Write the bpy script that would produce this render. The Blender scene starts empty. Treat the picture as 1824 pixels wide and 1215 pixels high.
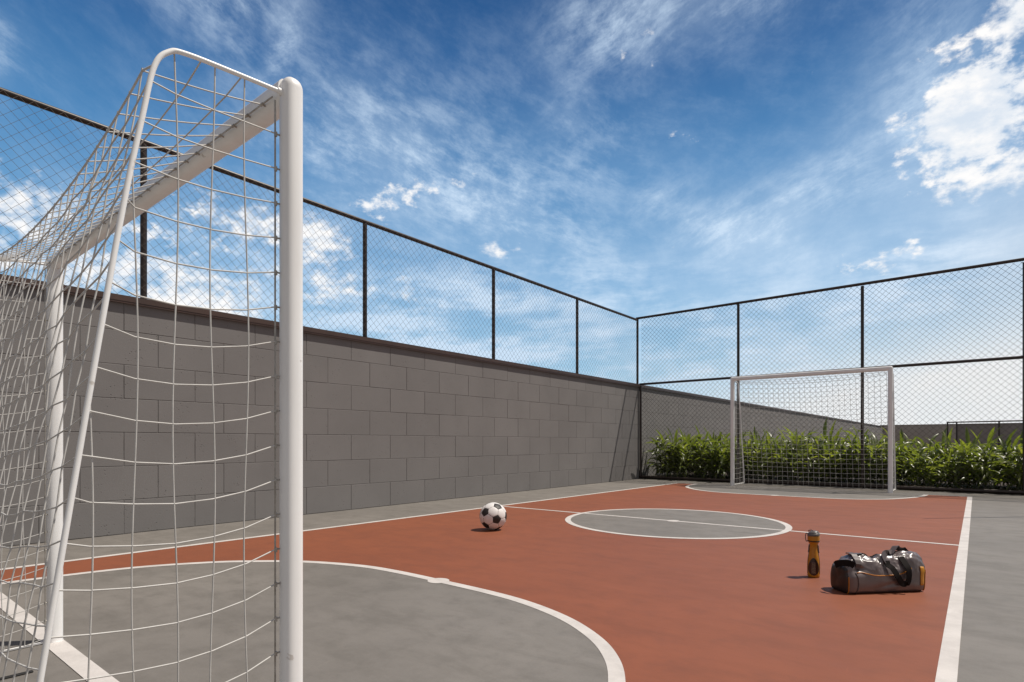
import bpy, math, random
from mathutils import Vector, Matrix, noise as mnoise
R = math.radians
random.seed(7)
scene = bpy.context.scene
COL = scene.collection

# ------------------------------------------------------------------ camera
cam_d = bpy.data.cameras.new("camera")
cam = bpy.data.objects.new("camera", cam_d); COL.objects.link(cam)
cam.location = (0, 0, 0.7)
cam.rotation_euler = (R(90), 0, math.atan2(828, 1022))
cam_d.sensor_width = 36.0
cam_d.lens = 1022 / 1824 * 36
cam_d.shift_y = 180.5 / 1824
cam_d.clip_start = 0.02
cam_d.clip_end = 3000
scene.camera = cam

# ------------------------------------------------------------------ colour management, world, sun
scene.view_settings.view_transform = 'Standard'
scene.view_settings.look = 'None'
scene.view_settings.exposure = 0.0
scene.view_settings.gamma = 1.0
scene.view_settings.use_curve_mapping = False

SUN_TO = Vector((0.36, 0.37, 1.0)).normalized()
SUN_EL = math.asin(SUN_TO.z)
SUN_AZ = math.atan2(SUN_TO.x, SUN_TO.y)
sun_d = bpy.data.lights.new("sun", 'SUN')
sun_d.energy = 4.6; sun_d.angle = R(0.5); sun_d.color = (1.0, 0.93, 0.83)
sun = bpy.data.objects.new("sun", sun_d); COL.objects.link(sun)
sun.location = (6, 6, 12)
sun.rotation_euler = SUN_TO.to_track_quat('Z', 'Y').to_euler()

world = bpy.data.worlds.new("World"); scene.world = world
world.use_nodes = True
WT = world.node_tree
WT.nodes.clear()


class X:
    """tiny expression wrapper over math nodes"""
    def __init__(s, tree, v): s.t, s.v = tree, v
    def _op(s, op, *a):
        n = s.t.nodes.new('ShaderNodeMath'); n.operation = op
        for i, q in enumerate((s,) + a):
            q = q.v if isinstance(q, X) else q
            if isinstance(q, (int, float)): n.inputs[i].default_value = q
            else: s.t.links.new(q, n.inputs[i])
        return X(s.t, n.outputs[0])
    def __add__(s, o): return s._op('ADD', o)
    def __sub__(s, o): return s._op('SUBTRACT', o)
    def __mul__(s, o): return s._op('MULTIPLY', o)
    def __truediv__(s, o): return s._op('DIVIDE', o)
    def pow(s, o): return s._op('POWER', o)
    def exp(s): return X(s.t, 2.718281828)._op('POWER', s)
    def atan2(s, o): return s._op('ARCTAN2', o)
    def max(s, o): return s._op('MAXIMUM', o)
    def min(s, o): return s._op('MINIMUM', o)
    def smooth(s, lo, hi, a=0.0, b=1.0):
        n = s.t.nodes.new('ShaderNodeMapRange'); n.interpolation_type = 'SMOOTHSTEP'
        s.t.links.new(s.v, n.inputs[0])
        for i, q in enumerate((lo, hi, a, b)): n.inputs[i + 1].default_value = q
        return X(s.t, n.outputs[0])


def vcomb(tree, x, y, z):
    n = tree.nodes.new('ShaderNodeCombineXYZ')
    for i, q in enumerate((x, y, z)):
        if isinstance(q, X): tree.links.new(q.v, n.inputs[i])
        else: n.inputs[i].default_value = q
    return n.outputs[0]


def noise(tree, vec, scale, detail=6, rough=0.55, dist=0.0, lac=2.0):
    n = tree.nodes.new('ShaderNodeTexNoise')
    n.inputs['Scale'].default_value = scale
    n.inputs['Detail'].default_value = detail
    n.inputs['Roughness'].default_value = rough
    n.inputs['Lacunarity'].default_value = lac
    n.inputs['Distortion'].default_value = dist
    tree.links.new(vec, n.inputs['Vector'])
    return X(tree, n.outputs['Fac'])


def cmix(tree, fac, a, b, blend='MIX'):
    n = tree.nodes.new('ShaderNodeMix'); n.data_type = 'RGBA'; n.blend_type = blend
    for sock, q in ((n.inputs[0], fac), (n.inputs[6], a), (n.inputs[7], b)):
        q = q.v if isinstance(q, X) else q
        if isinstance(q, (int, float)): sock.default_value = q
        elif isinstance(q, tuple): sock.default_value = q + (1.0,) if len(q) == 3 else q
        else: tree.links.new(q, sock)
    return n.outputs[2]


def ramp(tree, fac, stops, interp='LINEAR'):
    n = tree.nodes.new('ShaderNodeValToRGB'); n.color_ramp.interpolation = interp
    cr = n.color_ramp
    while len(cr.elements) < len(stops): cr.elements.new(0.5)
    for e, (p, c) in zip(cr.elements, stops):
        e.position = p; e.color = tuple(c) + (1.0,)
    tree.links.new(fac.v if isinstance(fac, X) else fac, n.inputs[0])
    return n.outputs[0]


def build_sky():
    t = WT
    tc = t.nodes.new('ShaderNodeTexCoord')
    sep = t.nodes.new('ShaderNodeSeparateXYZ'); t.links.new(tc.outputs['Generated'], sep.inputs[0])
    dx, dy, dz = (X(t, sep.outputs[i]) for i in range(3))
    # compass bearing (degrees, measured clockwise from the north-west) and elevation of a sky direction
    br = (dx * 0.7772 + dy * 0.6293).atan2(dy * 0.7772 - dx * 0.6293) * 57.29578
    el = dz._op('ARCSINE') * 57.29578
    sky = t.nodes.new('ShaderNodeTexSky'); sky.sky_type = 'NISHITA'; sky.sun_disc = False
    sky.sun_elevation = SUN_EL; sky.sun_rotation = SUN_AZ
    sky.altitude = 700; sky.air_density = 1.0; sky.dust_density = 0.4; sky.ozone_density = 2.5
    base = ramp(t, el / 90.0, [(0.0, (4.6, 7.0, 8.4)), (0.08, (3.1, 5.8, 8.0)), (0.17, (1.75, 4.1, 6.9)),
                               (0.27, (0.72, 2.5, 5.2)), (0.36, (0.22, 1.25, 3.4)), (0.46, (0.07, 0.62, 2.1)),
                               (0.7, (0.10, 0.6, 1.9)), (1.0, (0.1, 0.55, 1.8))])
    base = cmix(t, 0.08, base, sky.outputs[0])

    def blob(a, e, sa, se, amp, rot=0.0):
        x, y = br - a, el - e
        c, s = math.cos(R(rot)), math.sin(R(rot))
        p = (x * c + y * s) / sa; q = (y * c - x * s) / se
        return (p * p + q * q)._op('MULTIPLY', -1.0).exp() * amp

    def total(L):
        r = None
        for b in L:
            k = blob(*b); r = k if r is None else r + k
        return r
    P = vcomb(t, br * 0.01745, el * 0.01745, 0.0)
    # a slow warp makes the streaks curl
    w1 = noise(t, P, 2.2, 3) - 0.5
    w2 = noise(t, vcomb(t, br * 0.01745, el * 0.01745, 5.3), 2.2, 3) - 0.5

    # high thin cirrus, drawn out into fibres
    def streak(rot, sx, sy, seed, scale, rough, det=10):
        c, q = math.cos(R(rot)), math.sin(R(rot))
        x = br * 0.01745 + w1 * 0.10; y = el * 0.01745 + w2 * 0.08
        return noise(t, vcomb(t, (x * c + y * q) * sx, (y * c - x * q) * sy, seed), scale, det, rough, 0.06)
    ci1 = streak(-17, 1.0, 2.6, 1.7, 6.5, 0.68)
    ci2 = streak(20, 1.0, 3.0, 8.1, 6.0, 0.68)
    fib1 = streak(-24, 1.0, 2.8, 4.4, 15.0, 0.70)
    fib2 = streak(24, 1.0, 2.8, 6.4, 14.0, 0.70)
    band = streak(2, 1.0, 3.6, 3.3, 5.0, 0.62)
    soft = noise(t, P, 5.0, 9, 0.62, 0.15)
    fine = noise(t, P, 22.0, 8, 0.66, 0.1)
    m1 = total([(-14, 26.5, 9.5, 5.0, 0.95), (-3, 23, 7, 3.5, 0.6), (3, 20, 9, 3.0, 0.7, -22), (-27, 35.5, 5.5, 4, 0.75),
                (-42, 27, 2.0, 2.5, 0.9), (-28, 16, 12, 5, 0.55), (7, 26, 6, 5, 0.3), (0, 27, 40, 12, 0.22)])
    m2 = total([(21, 18.6, 6, 2.0, 1.0, -20), (27.5, 21, 7, 2.0, 0.8, 14), (13.5, 22.5, 3, 1.3, 0.6, 10), (-21.6, 33, 1.1, 4.2, 0.95, -18), (9.5, 35.5, 5.5, 3.0, 0.95),
                (5.5, 29, 2.6, 3.0, 0.5), (36, 27, 4, 6, 0.6), (22, 36, 9, 3.0, 0.6), (30, 22, 12, 6, 0.22)])
    mb_ = total([(-12, 12.5, 13, 3.4, 1.15), (-6, 8.5, 14, 3.0, 1.0), (3, 15.5, 10, 2.5, 0.7), (18, 12, 12, 4, 0.75), (15, 6.5, 20, 3.5, 0.9), (36, 13, 7, 4, 0.9, 20)])
    f1 = (ci1 * 0.60 + fib1 * 0.26 + fine * 0.24).smooth(0.46, 0.76) * m1
    f2 = (ci2 * 0.60 + fib2 * 0.26 + fine * 0.24).smooth(0.46, 0.76) * m2
    f3 = (band * 0.8 + fine * 0.22).smooth(0.40, 0.70) * mb_
    haze = soft.smooth(0.22, 0.85) * ((m1 + m2) * 0.34 + mb_ * 0.3)
    pale = total([(24, 16, 14, 6, 0.26), (38, 22, 8, 7, 0.26), (-10, 20, 14, 6, 0.10)])
    thin = (f1 * 0.8 + f2 * 0.8 + f3 * 1.05 + haze + pale).min(0.9)
    # puffed cloud
    xw = br * 0.01745 + w2 * 0.05; yw = el * 0.01745 * 1.5 + w1 * 0.05
    pv = vcomb(t, xw, yw, 2.2)
    n_big = noise(t, pv, 9.0, 9, 0.58)
    n_small = noise(t, pv, 30.0, 6, 0.58)
    big = total([(41.5, 28.5, 3.0, 3.4, 0.85), (42.5, 33, 3.0, 5, 0.85), (40.8, 23.8, 3.0, 1.4, 0.62), (42, 20.0, 2.6, 2.2, 0.95), (38.2, 19.2, 3.0, 1.1, 0.85),
                 (-2, 18.6, 3.0, 1.6, 0.9), (-31, 14.2, 6, 2.4, 0.9), (-41, 18.2, 5, 2.8, 0.95), (-40, 13.5, 6, 2.4, 0.8),
                 (-18.5, 18.5, 4.2, 1.9, 0.95), (-25, 19.5, 5.0, 2.0, 0.9), (-20, 15.0, 7.0, 2.2, 0.85), (-11, 13.5, 6.0, 1.3, 0.55), (-27, 11.5, 8.0, 1.6, 0.7)])
    small = total([(38, 24.0, 4.0, 2.0, 0.9), (38.5, 20.5, 4.5, 2.2, 0.8), (40, 27.5, 4, 4, 0.75), (-10, 23.4, 2.4, 1.0, 0.85), (-13.3, 21.7, 3.8, 1.3, 0.95), (-5.5, 24.4, 3.0, 1.2, 0.75), (33, 14.8, 4.2, 1.5, 0.95, 12),
                   (-28, 18.5, 7, 2.8, 0.6), (-35, 16, 6, 3.5, 0.55), (12, 33, 4, 3, 0.5), (17, 27, 2, 1.2, 0.6), (38, 24, 5, 4, 0.55)])
    cb = (n_big * 0.50 + n_small * 0.62 + big * 0.30).smooth(0.72, 0.94)
    cs = (n_small * 0.95 + n_big * 0.15 + small * 0.34).smooth(0.76, 0.96)
    puff = cb.max(cs)
    # low bright veil towards the sea side
    veil = total([(44, 3, 20, 6.5, 0.95), (30, 1, 16, 4.5, 0.6), (46, 13, 8, 7, 0.35)]).min(0.94)
    veil = (veil * (soft * 0.6 + 0.68)).min(0.96)
    col = cmix(t, thin, base, (6.5, 8.0, 9.7))
    col = cmix(t, veil, col, (8.9, 8.9, 8.9))
    shade = (n_big * 0.4 + n_small * 0.6).smooth(0.36, 0.66)
    pc = cmix(t, shade, (7.2, 8.0, 9.0), (10.8, 10.5, 10.2))
    col = cmix(t, puff * 0.95, col, pc)
    # unseen grey-white cloud added overhead and behind the court for neutral ambient light
    back = (br * br)._op('POWER', 0.5).smooth(58.0, 95.0).max(el.smooth(44.0, 66.0))
    fill_cloud = (soft * 0.7 + n_big * 0.5).smooth(0.28, 0.62) * back
    col = cmix(t, fill_cloud * 0.9, col, (3.3, 3.05, 2.95))
    bg = t.nodes.new('ShaderNodeBackground'); bg.inputs[1].default_value = 0.1
    t.links.new(col, bg.inputs[0])
    out = t.nodes.new('ShaderNodeOutputWorld'); t.links.new(bg.outputs[0], out.inputs[0])


build_sky()

# ------------------------------------------------------------------ materials
def new_mat(name):
    m = bpy.data.materials.new(name); m.use_nodes = True
    t = m.node_tree
    return m, t, t.nodes['Principled BSDF']


def obj_vec(t):
    tc = t.nodes.new('ShaderNodeTexCoord'); return tc.outputs['Object']


def scaled(t, v, sx, sy, sz):
    n = t.nodes.new('ShaderNodeMapping'); n.inputs['Scale'].default_value = (sx, sy, sz)
    t.links.new(v, n.inputs[0]); return n.outputs[0]


def bump(t, p, h, strength, dist):
    n = t.nodes.new('ShaderNodeBump'); n.inputs['Strength'].default_value = strength
    n.inputs['Distance'].default_value = dist
    t.links.new(h.v, n.inputs['Height']); t.links.new(n.outputs[0], p.inputs['Normal'])


def mottled(name, a, b, scale=3.0, rough=0.7, fine=90.0, bstr=0.15, bdist=0.002, stretch=(1, 1, 1), spec=0.5, r_var=0.0, metal=0.0):
    """colour that wanders between a and b, with a fine grain"""
    m, t, p = new_mat(name)
    v = obj_vec(t)
    n1 = noise(t, scaled(t, v, *stretch), scale, 8, 0.62, 0.4)
    n2 = noise(t, v, fine, 3, 0.6)
    f = (n1.smooth(0.28, 0.72) * 0.8 + n2.smooth(0.3, 0.7) * 0.2)
    t.links.new(cmix(t, f, a, b), p.inputs['Base Color'])
    if r_var: t.links.new((n1 * r_var + (rough - r_var / 2)).v, p.inputs['Roughness'])
    else: p.inputs['Roughness'].default_value = rough
    p.inputs['Specular IOR Level'].default_value = spec
    p.inputs['Metallic'].default_value = metal
    if bstr: bump(t, p, n2, bstr, bdist)
    return m


def floor_mat(name, a, b, c, rough):
    m, t, p = new_mat(name)
    tc = t.nodes.new('ShaderNodeNewGeometry'); v = tc.outputs['Position']
    n1 = noise(t, v, 0.9, 8, 0.62, 0.4)
    n2 = noise(t, scaled(t, v, 1.0, 2.4, 1), 2.4, 10, 0.7, 0.3)       # worn, cloudy trowel marks
    n4 = noise(t, v, 7.5, 8, 0.68, 0.2)
    n3 = noise(t, v, 170.0, 3, 0.6)
    sc = noise(t, scaled(t, v, 1.0, 0.16, 1), 21.0, 4, 0.6, 0.3).smooth(0.66, 0.72) * n1.smooth(0.5, 0.6)   # scuffs
    col = cmix(t, n1.smooth(0.33, 0.68), a, b)
    col = cmix(t, n2.smooth(0.42, 0.78) * 0.75, col, c)
    col = cmix(t, n4.smooth(0.42, 0.8) * 0.7, col, c)
    col = cmix(t, n3.smooth(0.35, 0.75) * 0.2, col, c)
    col = cmix(t, sc * 0.22, col, tuple(q * 1.5 for q in a))
    t.links.new(col, p.inputs['Base Color'])
    t.links.new((n2 * 0.2 + (rough - 0.1)).v, p.inputs['Roughness'])
    p.inputs['Specular IOR Level'].default_value = 0.35
    bump(t, p, n3 * 0.6 + n2 * 0.8, 0.16, 0.002)
    return m


def block_mat():
    m, t, p = new_mat("painted_block")
    geo = t.nodes.new('ShaderNodeNewGeometry')
    v = obj_vec(t)
    isl = X(t, geo.outputs['Random Per Island'])
    n1 = noise(t, v, 1.6, 6, 0.6)
    n2 = noise(t, v, 120.0, 4, 0.65)
    vo = t.nodes.new('ShaderNodeTexVoronoi'); vo.inputs['Scale'].default_value = 42.0
    t.links.new(v, vo.inputs['Vector'])
    gate = noise(t, v, 6.0, 3, 0.6).smooth(0.5, 0.62)
    pit = X(t, vo.outputs['Distance']).smooth(0.10, 0.20, 1.0, 0.0) * gate
    f = n1.smooth(0.3, 0.7) * 0.6 + isl * 0.4
    col = cmix(t, f, (0.174, 0.166, 0.163), (0.208, 0.198, 0.194))
    col = cmix(t, pit * 0.6, col, (0.06, 0.055, 0.05))
    t.links.new(col, p.inputs['Base Color'])
    p.inputs['Roughness'].default_value = 0.8
    p.inputs['Specular IOR Level'].default_value = 0.3
    bump(t, p, n2 * 0.5 - pit * 1.6 + n1 * 0.6, 0.42, 0.004)
    return m


def leaf_mat():
    m, t, p = new_mat("leaf")
    geo = t.nodes.new('ShaderNodeNewGeometry')
    oi = t.nodes.new('ShaderNodeObjectInfo')
    isl = X(t, geo.outputs['Random Per Island'])
    rnd = X(t, oi.outputs['Random'])
    n = noise(t, obj_vec(t), 14.0, 4, 0.6)
    f = isl * 0.6 + rnd * 0.2 + n * 0.2
    col = ramp(t, f, [(0.0, (0.050, 0.066, 0.022)), (0.4, (0.108, 0.136, 0.036)), (0.75, (0.18, 0.205, 0.056)), (1.0, (0.28, 0.27, 0.085))])
    t.links.new(col, p.inputs['Base Color'])
    p.inputs['Roughness'].default_value = 0.34
    p.inputs['Specular IOR Level'].default_value = 0.6
    bump(t, p, n, 0.15, 0.004)
    tr = t.nodes.new('ShaderNodeBsdfTranslucent')
    t.links.new(cmix(t, 1.0, col, (1.9, 2.0, 0.7), 'MULTIPLY'), tr.inputs[0])
    mx = t.nodes.new('ShaderNodeMixShader'); mx.inputs[0].default_value = 0.46
    t.links.new(p.outputs[0], mx.inputs[1]); t.links.new(tr.outputs[0], mx.inputs[2])
    out = [q for q in t.nodes if q.type == 'OUTPUT_MATERIAL'][0]
    t.links.new(mx.outputs[0], out.inputs[0])
    return m


def white_metal():
    m, t, p = new_mat("white_paint_metal")
    v = obj_vec(t)
    n1 = noise(t, scaled(t, v, 1, 1, 0.25), 7.0, 6, 0.65)
    n2 = noise(t, v, 60.0, 4, 0.6)
    spot = noise(t, v, 38.0, 3, 0.5).smooth(0.70, 0.76)
    col = cmix(t, n1.smooth(0.35, 0.75), (0.89, 0.885, 0.88), (0.78, 0.77, 0.76))
    col = cmix(t, spot * 0.5, col, (0.36, 0.30, 0.24))
    t.links.new(col, p.inputs['Base Color'])
    t.links.new((n1 * 0.2 + 0.24).v, p.inputs['Roughness'])
    bump(t, p, n2, 0.05, 0.001)
    return m


M = {}
M['concrete'] = floor_mat("grey_court_paint", (0.204, 0.187, 0.170), (0.170, 0.156, 0.142), (0.120, 0.110, 0.098), 0.62)
M['orange'] = floor_mat("orange_court_paint", (0.248, 0.076, 0.034), (0.214, 0.066, 0.031), (0.172, 0.056, 0.029), 0.6)
M['line'] = mottled("white_line_paint", (0.60, 0.565, 0.54), (0.47, 0.44, 0.42), 9.0, 0.65, 140.0, 0.1)
M['block'] = block_mat()
M['mortar'] = mottled("wall_mortar", (0.20, 0.188, 0.183), (0.040, 0.036, 0.034), 5.0, 0.9, 200.0, 0.3)
M['coping'] = mottled("brown_coping_metal", (0.075, 0.042, 0.032), (0.05, 0.030, 0.024), 5.0, 0.45, 80.0, 0.05)
M['fence'] = mottled("dark_fence_paint", (0.034, 0.021, 0.016), (0.021, 0.014, 0.011), 12.0, 0.4, 90.0, 0.05)
M['wire'] = mottled("dark_wire", (0.060, 0.050, 0.044), (0.035, 0.030, 0.027), 20.0, 0.5, 90.0, 0.0)
M['palewire'] = mottled("galvanised_wire", (0.13, 0.105, 0.09), (0.08, 0.065, 0.056), 20.0, 0.5, 90.0, 0.0)
M['white'] = white_metal()
M['cord'] = mottled("white_net_cord", (0.60, 0.585, 0.56), (0.47, 0.455, 0.435), 30.0, 0.55, 400.0, 0.1, 0.0005)
M['hook'] = mottled("grey_hook_metal", (0.5, 0.48, 0.45), (0.3, 0.27, 0.23), 60.0, 0.4, 300.0, 0.0, metal=0.5)
M['nearblack'] = mottled("strip_black", (0.02, 0.019, 0.018), (0.012, 0.011, 0.011), 20.0, 0.6, 200.0, 0.1)
M['leaf'] = leaf_mat()
M['stem'] = mottled("plant_stem", (0.07, 0.12, 0.03), (0.11, 0.13, 0.05), 20.0, 0.5, 100.0, 0.1)
M['soil'] = mottled("planting_soil", (0.055, 0.038, 0.026), (0.028, 0.02, 0.014), 9.0, 0.95, 70.0, 0.8, 0.02)
M['render'] = mottled("rendered_wall", (0.40, 0.355, 0.315), (0.34, 0.30, 0.27), 0.6, 0.85, 30.0, 0.15)
M['darkrender'] = mottled("dark_rendered_wall", (0.25, 0.22, 0.205), (0.21, 0.19, 0.175), 0.6, 0.85, 30.0, 0.15)
M['ballw'] = mottled("white_ball_panel", (0.76, 0.74, 0.73), (0.68, 0.65, 0.64), 14.0, 0.5, 300.0, 0.05, 0.0005)
M['ballb'] = mottled("black_ball_panel", (0.018, 0.014, 0.013), (0.028, 0.022, 0.02), 20.0, 0.55, 300.0, 0.05, 0.0005)
M['seam'] = mottled("ball_seam", (0.16, 0.14, 0.14), (0.12, 0.10, 0.10), 20.0, 0.7, 300.0, 0.0)
M['yellow'] = mottled("yellow_bottle_plastic", (0.52, 0.225, 0.010), (0.44, 0.175, 0.008), 25.0, 0.4, 300.0, 0.04, 0.0005)
M['blackpl'] = mottled("black_plastic", (0.018, 0.015, 0.013), (0.03, 0.024, 0.02), 30.0, 0.3, 300.0, 0.04, 0.0005)
M['greypl'] = mottled("grey_plastic", (0.15, 0.135, 0.13), (0.08, 0.07, 0.068), 30.0, 0.35, 300.0, 0.04, 0.0005)
M['browngl'] = mottled("brown_bottle_window", (0.06, 0.026, 0.016), (0.035, 0.016, 0.011), 40.0, 0.25, 300.0, 0.02, 0.0005)
M['label'] = mottled("pale_label_ink", (0.42, 0.36, 0.2), (0.3, 0.25, 0.16), 40.0, 0.5, 300.0, 0.0)
M['labelbg'] = mottled("brown_label", (0.13, 0.075, 0.06), (0.09, 0.05, 0.04), 40.0, 0.4, 300.0, 0.0)
M['bag'] = mottled("grey_bag_nylon", (0.125, 0.096, 0.094), (0.095, 0.072, 0.070), 12.0, 0.34, 700.0, 0.12, 0.0004, r_var=0.12, spec=1.0)
M['bagend'] = mottled("dark_bag_end", (0.030, 0.021, 0.018), (0.016, 0.011, 0.009), 12.0, 0.4, 700.0, 0.12, 0.0004)
M['strap'] = mottled("black_webbing", (0.012, 0.009, 0.008), (0.007, 0.005, 0.005), 30.0, 0.8, 900.0, 0.3, 0.0005, spec=0.15)
M['strapgrey'] = mottled("grey_webbing", (0.085, 0.065, 0.065), (0.055, 0.042, 0.042), 30.0, 0.5, 900.0, 0.3, 0.0005)
M['piping'] = mottled("orange_piping", (0.50, 0.19, 0.012), (0.36, 0.12, 0.008), 60.0, 0.35, 900.0, 0.05, 0.0005)
M['tab'] = mottled("yellow_tab", (0.55, 0.24, 0.01), (0.46, 0.19, 0.008), 40.0, 0.5, 900.0, 0.1, 0.0005)


# ------------------------------------------------------------------ mesh helpers
class MB:
    """collects faces, then links them as one mesh object"""
    def __init__(s): s.v, s.f, s.m = [], [], []
    def face(s, idx, mi=0): s.f.append(tuple(idx)); s.m.append(mi)
    def quad(s, pts, mi=0):
        b = len(s.v); s.v += [tuple(p) for p in pts]; s.face(range(b, b + len(pts)), mi)
    def box(s, lo, hi, mi=0):
        (x0, y0, z0), (x1, y1, z1) = lo, hi
        b = len(s.v)
        s.v += [(x0, y0, z0), (x1, y0, z0), (x1, y1, z0), (x0, y1, z0), (x0, y0, z1), (x1, y0, z1), (x1, y1, z1), (x0, y1, z1)]
        for q in ((3, 2, 1, 0), (4, 5, 6, 7), (0, 1, 5, 4), (1, 2, 6, 5), (2, 3, 7, 6), (3, 0, 4, 7)):
            s.face([b + i for i in q], mi)
    def tube(s, pts, r, n=8, cap=True, mi=0, power=2.0):
        """r a number or one radius per point"""
        pts = [Vector(p) for p in pts]
        k = len(pts); b = len(s.v)
        rr = r if isinstance(r, (list, tuple)) else [r] * k
        up = None
        for i, p in enumerate(pts):
            d = (pts[min(i + 1, k - 1)] - pts[max(i - 1, 0)]).normalized()
            if up is None:
                a = Vector((0, 0, 1)) if abs(d.z) < 0.9 else Vector((1, 0, 0))
                up = (a - d * a.dot(d)).normalized()
            else: up = (up - d * up.dot(d)).normalized()
            sd = d.cross(up)
            for j in range(n):
                th = 2 * math.pi * (j + 0.5) / n
                c, q = math.cos(th), math.sin(th)
                if power != 2.0:
                    g = (abs(c) ** power + abs(q) ** power) ** (-1.0 / power); c *= g; q *= g
                s.v.append(tuple(p + (up * c + sd * q) * rr[i]))
        for i in range(k - 1):
            for j in range(n):
                a0 = b + i * n + j; a1 = b + i * n + (j + 1) % n
                s.face((a0, a1, a1 + n, a0 + n), mi)
        if cap:
            s.face([b + j for j in range(n)][::-1], mi); s.face([b + (k - 1) * n + j for j in range(n)], mi)
    def lathe(s, prof, n=32, mi=0, c=(0, 0), cap=True):
        b = len(s.v)
        for (r, z) in prof:
            for j in range(n):
                th = 2 * math.pi * j / n; s.v.append((c[0] + r * math.cos(th), c[1] + r * math.sin(th), z))
        for i in range(len(prof) - 1):
            for j in range(n):
                a0 = b + i * n + j; a1 = b + i * n + (j + 1) % n; s.face((a0, a1, a1 + n, a0 + n), mi)
        if cap:
            s.face([b + j for j in range(n)][::-1], mi); s.face([b + (len(prof) - 1) * n + j for j in range(n)], mi)
    def sheet(s, grid, mi=0):
        b = len(s.v); n = len(grid[0])
        for row in grid: s.v += [tuple(p) for p in row]
        for i in range(len(grid) - 1):
            for j in range(n - 1):
                a = b + i * n + j; s.face((a, a + 1, a + n + 1, a + n), mi)
    def ribbon(s, pts, sides, w, th, mi=0):
        """flat strap: centre line, width direction per point, width, thickness"""
        pts = [Vector(p) for p in pts]; k = len(pts); b = len(s.v)
        for i, p in enumerate(pts):
            d = (pts[min(i + 1, k - 1)] - pts[max(i - 1, 0)]).normalized()
            sd = Vector(sides[i] if isinstance(sides, list) else sides); sd = (sd - d * sd.dot(d)).normalized()
            nn = d.cross(sd)
            for (a, c) in ((-1, -1), (1, -1), (1, 1), (-1, 1)):
                s.v.append(tuple(p + sd * (a * w / 2) + nn * (c * th / 2)))
        for i in range(k - 1):
            for j in range(4):
                a0 = b + i * 4 + j; a1 = b + i * 4 + (j + 1) % 4; s.face((a0, a1, a1 + 4, a0 + 4), mi)
        s.face([b, b + 3, b + 2, b + 1], mi); q = b + (k - 1) * 4; s.face([q, q + 1, q + 2, q + 3], mi)
    def build(s, name, mats, parent=None, smooth=False, loc=None):
        me = bpy.data.meshes.new(name)
        me.from_pydata(s.v, [], s.f)
        for m in (mats if isinstance(mats, (list, tuple)) else [mats]): me.materials.append(m)
        me.polygons.foreach_set('material_index', s.m)
        if smooth:
            me.polygons.foreach_set('use_smooth', [True] * len(s.f))
            if smooth == 'auto':
                try: me.set_sharp_from_angle(angle=R(40))
                except Exception: pass
        me.update()
        o = bpy.data.objects.new(name, me); COL.objects.link(o)
        if parent: o.parent = parent
        if loc: o.location = loc
        return o


def thing(name, label, cat, loc=(0, 0, 0), rotz=0.0, group=None):
    o = bpy.data.objects.new(name, None); COL.objects.link(o)
    o.empty_display_size = 0.1
    o.location = loc; o.rotation_euler = (0, 0, rotz)
    o['label'] = label; o['category'] = cat
    if group: o['group'] = group
    return o


def tag(o, label, cat, group=None):
    o['label'] = label; o['category'] = cat
    if group: o['group'] = group
    return o


def struct(o): o['kind'] = 'structure'; return o


def bevel(o, w, seg=2):
    b = o.modifiers.new("bevel", 'BEVEL'); b.width = w; b.segments = seg; b.limit_method = 'ANGLE'; return o


def spline(P, per=8):
    """Catmull-Rom through the points"""
    P = [Vector(p) for p in P]; out = []
    for i in range(len(P) - 1):
        p0, p1, p2, p3 = P[max(i - 1, 0)], P[i], P[i + 1], P[min(i + 2, len(P) - 1)]
        for k in range(per):
            t = k / per
            out.append(0.5 * ((2 * p1) + (p2 - p0) * t + (2 * p0 - 5 * p1 + 4 * p2 - p3) * t * t + (3 * p1 - p0 - 3 * p2 + p3) * t ** 3))
    out.append(P[-1]); return out


# ------------------------------------------------------------------ ground and court
mb = MB(); mb.quad([(-400, -400, 0), (400, -400, 0), (400, 400, 0), (-400, 400, 0)])
struct(mb.build('ground', M['concrete']))
# the court tapers by a few centimetres along its left touch line
LX = lambda y: -4.17 + (y - 0.5) * (0.18 / 8.95)
RX, Y0, Y1 = -0.07, 0.55, 9.43
mb = MB(); mb.quad([(LX(Y0), Y0, .001), (RX, Y0, .001), (RX, Y1, .001), (LX(Y1), Y1, .001)])
struct(mb.build('court_surface', M['orange']))
CC, CR = (-2.094, 4.851), 0.927
D_near = spline([(-3.74, 0.55, 0), (-3.735, 0.75, 0), (-3.645, 1.16, 0), (-3.47, 1.475, 0), (-3.30, 1.658, 0), (-3.05, 1.845, 0), (-2.72, 1.975, 0),
                 (-2.45, 2.012, 0), (-2.1, 2.015, 0), (-1.77, 2.008, 0), (-1.53, 1.98, 0), (-1.29, 1.908, 0), (-1.10, 1.806, 0), (-.95, 1.68, 0),
                 (-.82, 1.50, 0), (-.66, 1.16, 0), (-.565, .8, 0), (-.55, .55, 0)])
D_far = spline([(-3.65, 9.43, 0), (-3.64, 9.1, 0), (-3.555, 8.78, 0), (-3.42, 8.53, 0), (-3.2, 8.28, 0), (-2.91, 8.10, 0), (-2.6, 8.03, 0), (-2.1, 8.03, 0),
                (-1.6, 8.04, 0), (-1.3, 8.07, 0), (-1.05, 8.20, 0), (-.82, 8.43, 0), (-.63, 8.83, 0), (-.54, 9.2, 0), (-.525, 9.43, 0)])
circle = [Vector((CC[0] + CR * math.cos(a), CC[1] + CR * math.sin(a), 0)) for a in [2 * math.pi * i / 96 for i in range(97)]]


def fill(poly, z, name):
    m_ = MB(); b = len(m_.v)
    m_.v += [(p.x, p.y, z) for p in poly]; m_.face(range(len(poly)))
    return struct(m_.build(name, M['concrete']))


fill(D_near, .0016, 'goal_area'); fill(D_far[::-1], .0016, 'goal_area')
fill(circle[:-1], .0016, 'centre_circle_surface')


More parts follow.
